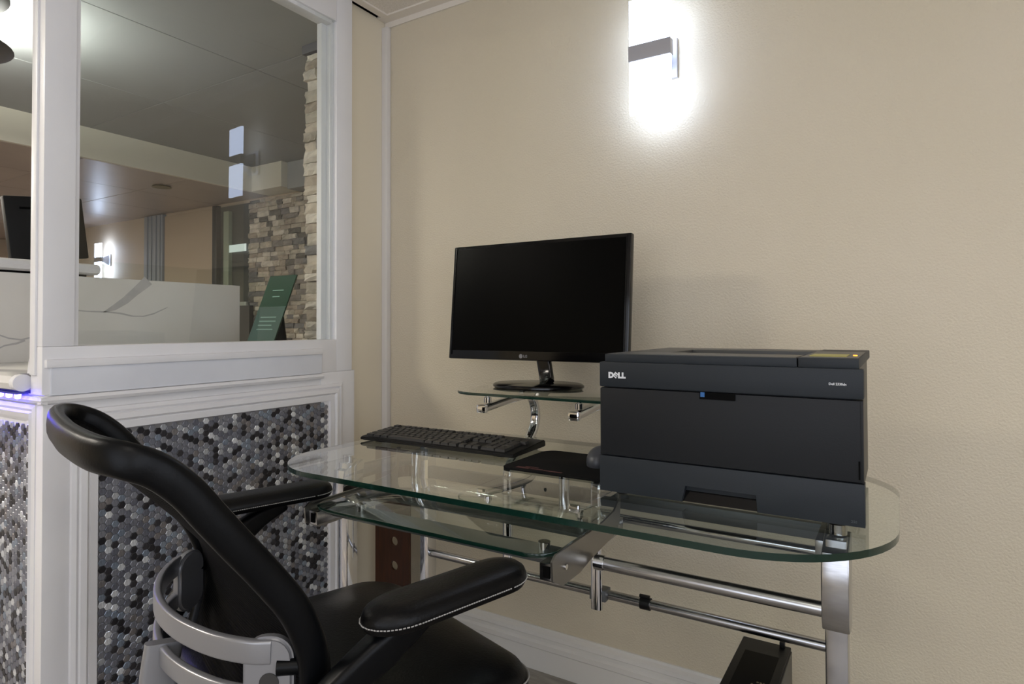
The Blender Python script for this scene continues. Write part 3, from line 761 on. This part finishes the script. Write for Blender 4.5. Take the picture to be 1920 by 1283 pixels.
def key(wd, dp, x, y):
    k = (round(wd, 4), round(dp, 4))
    if k not in KEYMESH:
        bm = bmesh.new()
        b_ = [bm.verts.new((sx*wd/2, sy*dp/2, 0)) for sx, sy in ((-1, -1), (1, -1), (1, 1), (-1, 1))]
        t_ = [bm.verts.new((sx*(wd/2-.0016), sy*(dp/2-.0016), .006)) for sx, sy in ((-1, -1), (1, -1), (1, 1), (-1, 1))]
        bm.faces.new(t_)
        for i in range(4): bm.faces.new([b_[i], b_[(i+1) % 4], t_[(i+1) % 4], t_[i]])
        bmesh.ops.recalc_face_normals(bm, faces=bm.faces)
        me = bpy.data.meshes.new('key'); bm.to_mesh(me); bm.free(); me.materials.append(M_KEY); KEYMESH[k] = me
    o = place('key', KEYMESH[k], kb)
    sl_ = math.atan2(.009, .136)
    o.matrix_basis = KM @ Matrix.Translation((x, y, 0.0120+y*.0660)) @ Matrix.Rotation(sl_, 4, 'X')
U_ = .0190
def row(y, x0, widths, dp=.0172):
    x = x0
    for wd in widths:
        if wd < 0: x += -wd*U_; continue
        key(wd*U_-.0016, dp, x+wd*U_/2, y); x += wd*U_
X0 = .012; RY = [.0185, .0375, .0565, .0755, .0945]
row(RY[0], X0, [1.25, 1.25, 1.25, 6.25, 1.25, 1.25, 1.25, 1.25, -.25, 1, 1, 1, -.25, 2, 1])
row(RY[1], X0, [2.25]+[1]*10+[2.75, -1.25, 1, -1.25, 1, 1, 1])
row(RY[2], X0, [1.75]+[1]*11+[2.25, -3.5, 1, 1, 1])
row(RY[3], X0, [1.5]+[1]*12+[1.5, -.25, 1, 1, 1, -.25, 1, 1, 1])
row(RY[4], X0, [1]*13+[2, -.25, 1, 1, 1, -.25, 1, 1, 1, 1])
row(.1195, X0, [1, -1, 1, 1, 1, 1, -.5, 1, 1, 1, 1, -.5, 1, 1, 1, 1, -.25, 1, 1, 1], .0150)
key(U_-.0016, 2*U_-.0018, X0+21.5*U_+.0*U_+U_*0, .028)
key(U_-.0016, 2*U_-.0018, X0+21.5*U_, .066)

# mouse pad and mouse
mp = thing('mouse_pad', 'thin black mouse pad with a dull red print on the glass desktop', 'mouse pad', (1.0, -.5, DT))
prism('pad', rounded_poly(.895, 1.125, -.618, -.412, (.02, .02, .03, .03), 6), 'z', DT, DT+.004, M_PAD, mp, .001)
for x0, x1, y0, y1 in ((.925, .955, -.606, -.595), (.958, .985, -.604, -.597), (.988, 1.03, -.606, -.599), (.94, .97, -.592, -.587)):
    box('print_mark', (x0, x1), (y0, y1), (DT+.004, DT+.0043), M_RED, mp)
ms = thing('computer_mouse', 'small grey computer mouse half hidden by the printer', 'mouse', (1.075, -.485, DT+.004))
bm = bmesh.new(); bmesh.ops.create_uvsphere(bm, u_segments=24, v_segments=14, radius=1)
for q in bm.verts:
    q.co.x *= .032; q.co.y *= .056
    q.co.z = max(q.co.z, -.25)*.030*(1.0-.25*(q.co.y/.056))
    q.co += Vector((1.066, -.480, DT+.0118))
finish('shell', bm, M_MOUSE, ms, True)
box('wheel', (1.063, 1.069), (-.452, -.438), (DT+.026, DT+.036), M_BLACKP, ms, .002)

# ================================================================== PRINTER
PX0, PX1, PYF, PYB, PB, PT = 1.150, 1.552, -.693, -.335, .7695, .992
pr = thing('laser_printer', 'large charcoal laser printer on the right end of the glass desk', 'printer', (1.351, -.515, DT))
box('body', (PX0+.003, PX1-.014), (PYF+.012, PYB), (PB+.004, PT), M_PRN, pr, .004)
box('side_panel', (PX1-.0145, PX1-.011), (PYF+.016, PYB+.01), (PB+.01, PT+.006), M_PRNSIDE, pr, .001)
box('front_band', (PX0, PX1), (PYF, PYF+.02), (.9485, PT), M_PRN, pr, .0035)
# fold-down door with notch
door = box('front_door', (PX0+.001, PX1-.004), (PYF+.001, PYF+.02), (.8315, .9470), M_PRN2, pr, .002)
n1 = box('door_notch', (1.323, 1.378), (PYF-.0006, PYF+.004), (.937, .9475), M_DARK, door)
box('blue_latch', (1.3245, 1.331), (PYF-.0010, PYF+.002), (.9405, .9478), M_BLUE, n1)
box('side_slot', (1.5440, 1.5462), (PYF+.0004, PYF+.004), (.836, .862), M_DARK, door)
box('door_end', (1.5465, 1.5505), (PYF+.0008, PYF+.02), (.8315, .9470), M_PRN2, pr, .001)
# paper tray with hand recess (built round a real hole)
tz0, tz1 = PB, .8300
hx0, hx1, hz1 = 1.294, 1.408, .797
tray = prism('paper_tray', [(PX0, tz0), (hx0, tz0), (hx0+.004, hz1), (hx1, hz1), (hx1, tz0), (PX1-.0005, tz0), (PX1-.0005, tz1), (PX0, tz1)], 'y', PYF, PYF+.022, M_PRN, pr, .0012)
prism('hand_recess', [(PYF+.003, tz0+.001), (PYF+.006, tz0+.001), (PYF+.024, hz1), (PYF+.018, hz1)], 'x', hx0, hx1, M_BLACKG, tray)
for x in (PX0+.03, PX1-.04):
    for y in (PYF+.03, PYB-.04): lathe('foot', [(.010, 0), (.012, .004), (.012, .012)], M_BLACKP, pr, (x, y, DT), 14)
# top cover: raised rim around the paper exit slot
TZ0, TZ1 = PT-.001, 1.0052
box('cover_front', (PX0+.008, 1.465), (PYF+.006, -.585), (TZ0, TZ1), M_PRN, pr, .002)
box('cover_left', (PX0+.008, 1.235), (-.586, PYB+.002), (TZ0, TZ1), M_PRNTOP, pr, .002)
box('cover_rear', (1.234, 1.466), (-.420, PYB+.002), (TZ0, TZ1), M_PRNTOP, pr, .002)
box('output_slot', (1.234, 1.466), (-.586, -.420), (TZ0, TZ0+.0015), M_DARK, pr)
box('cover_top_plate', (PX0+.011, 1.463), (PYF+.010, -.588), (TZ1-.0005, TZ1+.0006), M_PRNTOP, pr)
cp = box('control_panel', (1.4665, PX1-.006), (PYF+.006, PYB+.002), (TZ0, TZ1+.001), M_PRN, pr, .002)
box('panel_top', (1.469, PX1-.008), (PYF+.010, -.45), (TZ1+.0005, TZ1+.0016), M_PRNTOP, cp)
box('lcd', (1.478, 1.528), (-.650, -.580), (TZ1+.0016, TZ1+.0026), M_LCD, cp)
lathe('status_led', [(.003, 0), (.003, .0016)], M_AMBER, cp, (1.5375, -.615, TZ1+.0016), 12)
# lettering
fy = PYF-.0003
for ch, x, rot in (('D', 1.1675, 0), ('E', 1.1790, 38), ('L', 1.1850, 0), ('L', 1.1918, 0)):
    if ch == 'E':
        bm = bmesh.new()
        for x, z in (((-.0038, -.0014), (-.0042, .0042)), ((-.0014, .0040), (-.0042, -.0022)), ((-.0014, .0036), (-.0008, .0008)), ((-.0014, .0040), (.0022, .0042))): add_box(bm, x, (-.0004, .0003), z)
        bmesh.ops.transform(bm, matrix=Matrix.Translation((1.1806, fy, .9694)) @ Matrix.Rotation(math.radians(38), 4, 'Y'), verts=bm.verts)
        finish('front_letter', bm, M_INK, pr)
    else: text_mesh('front_letter', ch, .0125, face_y(x, fy, .9650), M_INK, pr, .0003, .0009)
text_mesh('model_lettering', 'Dell 2330dn', .0046, face_y(1.5075, fy, .9680), M_INK, pr, .0002, .00012)
text_mesh('corner_mark', '250', .005, face_y(1.534, fy, .775), mat('faint_print', (70, 74, 80), .5), pr, .0002)

# ================================================================== PC tower and brown board
pc = thing('computer_tower', 'slim black computer tower on the floor below the printer', 'computer', (1.35, -.45, 0))
box('case', (1.299, 1.395), (-.600, -.270), (.012, .380), M_BLACKP, pc, .003)
box('top_panel', (1.315, 1.380), (-.56, -.33), (.3795, .3808), M_SCREEN, pc)
box('latch', (1.374, 1.384), (-.286, -.274), (.380, .392), M_BLACKP, pc, .001)
box('side_cover', (1.3945, 1.3975), (-.595, -.28), (.014, .376), mat('tower_side_grey', (70, 68, 62), .45, .4), pc, .001)
for i in range(5):
    for k in range(6):
        if (i+k) % 6 == 5: continue
        lathe('vent_hole', [(.0022, 0), (.0022, .0006)], mat('vent_glint', (150, 140, 110), .3, .8), pc, (1.352+i*.0055+(k % 2)*.0027, -.500+k*.011, .3808), 8)
for x in (1.31, 1.38):
    for y in (-.58, -.30): box('foot', (x-.008, x+.008), (y-.008, y+.008), (0, .013), M_DARK, pc)

# brown perforated board standing in the corner
bd = thing('perforated_board', 'dark brown wooden board with a row of round holes standing below the desk', 'board', (.14, -.10, 0))
bx0, bx1, bz1 = .057, .206, .64
bm = bmesh.new(); hx, hr = .140, .0155
HZ = [.086+.0815*i for i in range(7)]
import itertools
def board_face(y, flip):
    rings = []
    for hz in HZ:
        rings.append([bm.verts.new((hx+hr*math.cos(2*math.pi*i/16+math.pi/16), y, hz+hr*math.sin(2*math.pi*i/16+math.pi/16))) for i in range(16)])
    return rings
RA, RB = board_face(-.108, 0), board_face(-.100, 1)
for y, RR in ((-.108, RA), (-.100, RB)):
    zs = [0]+[(HZ[i]+HZ[i+1])/2 for i in range(6)]+[bz1]
    for i, ring in enumerate(RR):
        c4 = [bm.verts.new(p) for p in ((bx1, y, zs[i+1]), (bx0, y, zs[i+1]), (bx0, y, zs[i]), (bx1, y, zs[i]))]
        for q in range(4):
            seg = [ring[(q*4+1+s+ (0)) % 16] for s in range(5)]
            # fan between the square corner and its arc
            bm.faces.new([c4[q]]+[ring[(q*4+s) % 16] for s in range(3, -1, -1)])
            bm.faces.new([c4[q], c4[(q+1) % 4], ring[(q*4+4) % 16], ring[(q*4+3) % 16]][::-1])
for a, b in zip(RA, RB):
    for i in range(16): bm.faces.new([a[i], a[(i+1) % 16], b[(i+1) % 16], b[i]])
finish('panel', bm, M_BROWN, bd)
for nm, x in (('edge', (bx0-.003, bx0)), ('edge', (bx1, bx1+.001))): box(nm, x, (-.108, -.100), (0, bz1), M_BROWN, bd)

# ================================================================== CHAIR (local: x right, y forward)
ch = thing('office_chair', 'black mesh back office chair with leather seat and padded arms at the desk', 'chair', (.749, -.991, 0), math.radians(-17.5))
def L(fn, *a, **k): return fn(*a, parent=ch, local=True, **k)
# seat cushion: rounded slab with crowned top
def cushion(name, x0, x1, y0, y1, ztop, th, r, m, crown=.012, drop=.035):
    bm = bmesh.new(); N = 28
    def outline(inset):
        return rounded_poly(x0+inset, x1-inset, y0+inset, y1-inset, (r, r*1.0, r*1.0, r), 8)
    rings = []
    for inset, z in ((.03, -th), (.008, -th+.012), (0, -th*.55), (.002, -.022), (.010, -.008), (.024, -.001), (.06, .006), (.12, .010)):
        ring = []
        for x, y in outline(inset):
            t_ = (y-y0)/(y1-y0)
            zz = z - drop*max(0, (t_-.72)/.28)**2
            ring.append(bm.verts.new((x, y, ztop+zz)))
        rings.append(ring)
    n = len(rings[0])
    for a, b in zip(rings, rings[1:]):
        for i in range(n): bm.faces.new([a[i], a[(i+1) % n], b[(i+1) % n], b[i]])
    bm.faces.new(rings[0]); bm.faces.new(rings[-1])
    return finish(name, bm, m, ch, True, True)
SEATZ = .500
seat = cushion('seat', -.258, .262, -.16, .306, SEATZ, .085, .070, M_LEATHER, drop=.010)
def pt(x, y):
    t_ = (y+.16)/.466
    return (x, y, SEATZ-.0215-.010*max(0, (t_-.72)/.28)**2)
o = tube('seat_stitching', [pt(x, y) for x, y in rounded_poly(-.2575, .2615, -.1595, .3055, (.070,)*4, 10)], .0013, M_STITCH, ch, 6, closed=True, local=True)
box('seat_pan', (-.22, .22), (-.14, .26), (.385, .412), M_BLACKP, ch, .008, local=True)

# arms
def arm(s):
    cx = .298 if s > 0 else -.305; a0, a1, wd = (-.048, .216, .0435) if s > 0 else (-.095, .186, .0435)
    bm = bmesh.new()
    def outline(ins):
        pts = []
        for i in range(13):
            a = math.radians(180*i/12); pts.append((cx+(wd-ins)*math.cos(a), a1-.05+(.05-ins)*math.sin(a)*1.0))
        for i in range(13):
            a = math.radians(180+180*i/12); pts.append((cx+(wd-ins)*math.cos(a), a0+.06+(.06-ins)*math.sin(a)))
        return pts
    rings = []
    def zc(y): return (.689 if s > 0 else .7065) + .006*(y-a0)/.3*(s > 0)
    for ins, z in ((.014, -.024), (.004, -.021), (0, -.013), (.001, -.006), (.004, .001), (.011, .006), (.026, .009)):
        rings.append([bm.verts.new((x, y, zc(y)+z)) for x, y in outline(ins)])
    n = len(rings[0])
    for a, b in zip(rings, rings[1:]):
        for i in range(n): bm.faces.new([a[i], a[(i+1) % n], b[(i+1) % n], b[i]])
    bm.faces.new(rings[0]); bm.faces.new(rings[-1])
    pad = finish('arm_pad', bm, M_LEATHER, ch, True, True)
    # stitches: short dashes following the pad seam
    seam = [Vector((x, y, zc(y)-.0115)) for x, y in outline(-.0006)]
    bm = bmesh.new(); acc = []
    for i in range(len(seam)):
        p, q = seam[i], seam[(i+1) % len(seam)]; d = (q-p).length; k = max(1, int(d/.004))
        acc += [p.lerp(q, j/k) for j in range(k)]
    for i in range(0, len(acc)-1): 
        p, q = acc[i], acc[(i+1) % len(acc)]
        add_sweep(bm, [p, p.lerp(q, .68)], circ(.0009, 5))
    st = finish('arm_stitching', bm, M_STITCH, pad, False, True)
    # strut: from the pad back and down to the pivot beside the backrest
    bm = bmesh.new()
    add_sweep(bm, smooth_path([(cx, .085, .674), (cx-s*.003, .03, .660), (cx-s*.014, -.045, .618), (cx-s*.030, -.11, .565), (cx-s*.045, -.150, .515), (cx-s*.06, -.150, .460), (cx-s*.09, -.10, .405)], 5), rrect(.046, .034, .010), hint=Vector((1, 0, 0)),
              scales=[min(.35+.09*i, max(.55, 1.25-.022*i)) for i in range(31)])
    finish('arm_strut', bm, M_CHAIRP, ch, True, True)
arm(1); arm(-1)

# backrest frame loop and mesh
right = [(.19, -.125, .430), (.222, -.108, .50), (.234, -.086, .575), (.236, -.086, .63), (.236, -.107, .69), (.233, -.142, .743), (.232, -.178, .79), (.231, -.208, .830), (.230, -.235, .866), (.229, -.264, .893), (.224, -.294, .908), (.185, -.318, .914), (.090, -.330, .916)]
loop = right + [(0, -.332, .917)] + [(-a, b, c) for a, b, c in right[::-1]] + [(-.10, -.135, .412), (0, -.14, .408), (.10, -.135, .412)]
bm = bmesh.new()
PL = smooth_path(loop, 5, True)
cen = Vector((0, -.16, .66))
rings = []
n = len(PL)
for i, p in enumerate(PL):
    t_ = (PL[(i+1) % n]-PL[i-1]).normalized()
    X_ = Vector((1, 0, 0)); W = t_.cross(X_)*(1 if p.x >= 0 else -1)
    ref = Vector((0, 0, 1)) if p.z > .7 else Vector((0, 1, 0))
    W += ref*(1-min(1, W.length)); W -= t_*W.dot(t_); b_ = W.normalized(); a_ = t_.cross(b_).normalized()
    ra, rb = .0115, .0205
    rings.append([bm.verts.new(p + a_*ra*math.copysign(abs(math.cos(q))**.75, math.cos(q)) + b_*rb*math.copysign(abs(math.sin(q))**.75, math.sin(q))) for q in [2*math.pi*j/16 for j in range(16)]])
for i in range(n):
    A, B = rings[i], rings[(i+1) % n]
    for k in range(16): bm.faces.new([A[k], A[(k+1) % 16], B[(k+1) % 16], B[k]])
finish('back_frame', bm, M_CHAIRP, ch, True, True)
# mesh sheet
sag = [.01, .015, .015, .015, .015, .018, .022, .030, .040, .040, .026, .010, .002]
bm = bmesh.new(); rows = []
RP = smooth_path(right, 3)
for i, p in enumerate(RP):
    f = i/3; i0 = min(int(f), 12); i1 = min(i0+1, 12); s_ = sag[i0]+(sag[i1]-sag[i0])*(f-i0)
    rows.append([bm.verts.new((p.x*tt, p.y-.004-s_*(1-tt*tt), p.z)) for tt in [1-2*j/20 for j in range(21)]])
for A, B in zip(rows, rows[1:]):
    for k in range(20): bm.faces.new([A[k], A[k+1], B[k+1], B[k]])
mesh_o = finish('back_mesh', bm, M_MESH, ch, True, True)
sd = mesh_o.modifiers.new('thickness', 'SOLIDIFY'); sd.thickness = .004

# silver lumbar bracket: two curved straps with end plates
def strap(z, name, h):
    p = [(.205, -.128, z), (.188, -.150, z+.001), (.14, -.180, z+.002), (.07, -.203, z+.003), (0, -.211, z+.004), (-.07, -.203, z+.003), (-.14, -.180, z+.002), (-.188, -.150, z+.001), (-.205, -.128, z)]
    return tube(name, smooth_path(p, 5), 0, M_SILVER, ch, sec=rrect(.012, h, .004), hint=Vector((0, 0, 1)), local=True)
strap(.638, 'lumbar_strap', .031); strap(.580, 'lumbar_strap', .028)
for s in (1, -1):
    # end plate (disc-ended block) + bolt + spacer to the frame
    A = Vector((s*.196, -.133, 0)); d = Vector((s*.62, .78, 0)).normalized(); nn = Vector((s*.78, -.62, 0)).normalized()
    bm = bmesh.new(); pl = rrect(.064, .102, .028, 6)
    f0 = [bm.verts.new(A + d*(a+.006) + nn*.008 + Vector((0, 0, .606+b))) for a, b in pl]; f1 = [bm.verts.new(A + d*(a+.006) - nn*.008 + Vector((0, 0, .606+b))) for a, b in pl]
    bm.faces.new(f0); bm.faces.new(f1[::-1])
    for i in range(len(pl)): bm.faces.new([f0[i], f1[i], f1[(i+1) % len(pl)], f0[(i+1) % len(pl)]])
    bmesh.ops.recalc_face_normals(bm, faces=bm.faces)
    es = list({e for f in bm.faces if len(f.verts) > 6 for e in f.edges}); bmesh.ops.bevel(bm, geom=es, offset=.004, segments=3, affect='EDGES')
    plate_o = finish('bracket_end', bm, M_SILVER, ch, True, True)
    c = A + d*.008 + Vector((0, 0, .600))
    tube('bolt_cap', [c+nn*.0075, c+nn*.0092], .0125, M_HOLE, plate_o, 20, local=True)
    c2 = Vector((s*.210, -.122, .618))
    tube('spacer', [c2, Vector((s*.228, -.094, .618))], .011, M_CHAIRP, ch, 14, local=True)
tube('back_spine', smooth_path([(0, -.208, .60), (0, -.215, .52), (0, -.19, .43), (0, -.10, .395), (0, 0, .392)], 5), 0, M_SILVER, ch, sec=rrect(.05, .018, .007), hint=Vector((1, 0, 0)), local=True)
# gas lift, star base, castors
lathe('gas_lift', [(.055, .385), (.05, .36), (.026, .35), (.026, .22), (.032, .215), (.032, .09)], M_BLACKP, ch, (0, .03, 0), 20, local=True)
for k in range(5):
    a = math.radians(72*k+20); dx, dy = math.cos(a), math.sin(a)
    tube('base_arm', [(0, .03, .105), (dx*.15, .03+dy*.15, .100), (dx*.29, .03+dy*.29, .075)], 0, M_BLACKP, ch, sec=rrect(.045, .028, .010), local=True, scales=[1.1, .9, .7])
    cx_, cy_ = dx*.29, .03+dy*.29
    px_, py_ = -dy, dx
    c_ = tube('castor', [(cx_-px_*.022, cy_-py_*.022, .027), (cx_+px_*.022, cy_+py_*.022, .027)], .027, M_BLACKP, ch, 18, local=True)
    tube('castor_stem', [(cx_, cy_, .03), (cx_, cy_, .08)], .008, M_STEEL, c_, 10, local=True)

# ================================================================== hexagon tiles: nearest in view are parts, the rest one field
dg = bpy.context.evaluated_depsgraph_get(); dg.update()
vis = []
for i, (m4, k) in enumerate(HEX_SPOTS):
    p = m4.translation; d = p-CAMLOC; dist = d.length
    org_ = CAMLOC.copy(); dirn = d.normalized(); seen = True
    for _ in range(6):
        hit, loc, nr, fi, ob, mw_ = SC.ray_cast(dg, org_, dirn, distance=(p-org_).length-.004)
        if not hit: break
        if ob.name.split('.')[0] in ('tabletop', 'keyboard_tray', 'window_pane', 'monitor_shelf', 'tile_bed'): org_ = loc+dirn*.001; continue
        seen = False; break
    z_in = (d.dot(up2)/d.dot(fw)) * -FPX + CYP
    if seen and z_in < 1290: vis.append((dist, i))
vis.sort(); chosen = {i for _, i in vis[:300]}
bm = bmesh.new()
for i, (m4, k) in enumerate(HEX_SPOTS):
    if i in chosen:
        o = place('hex_tile', HEXMESH[k], wl, mw=m4)
    else:
        for f in hex_bm(bm, m4): f.material_index = k
tag(finish('hex_tile_field', bm, HEXM, wl), kind='stuff')
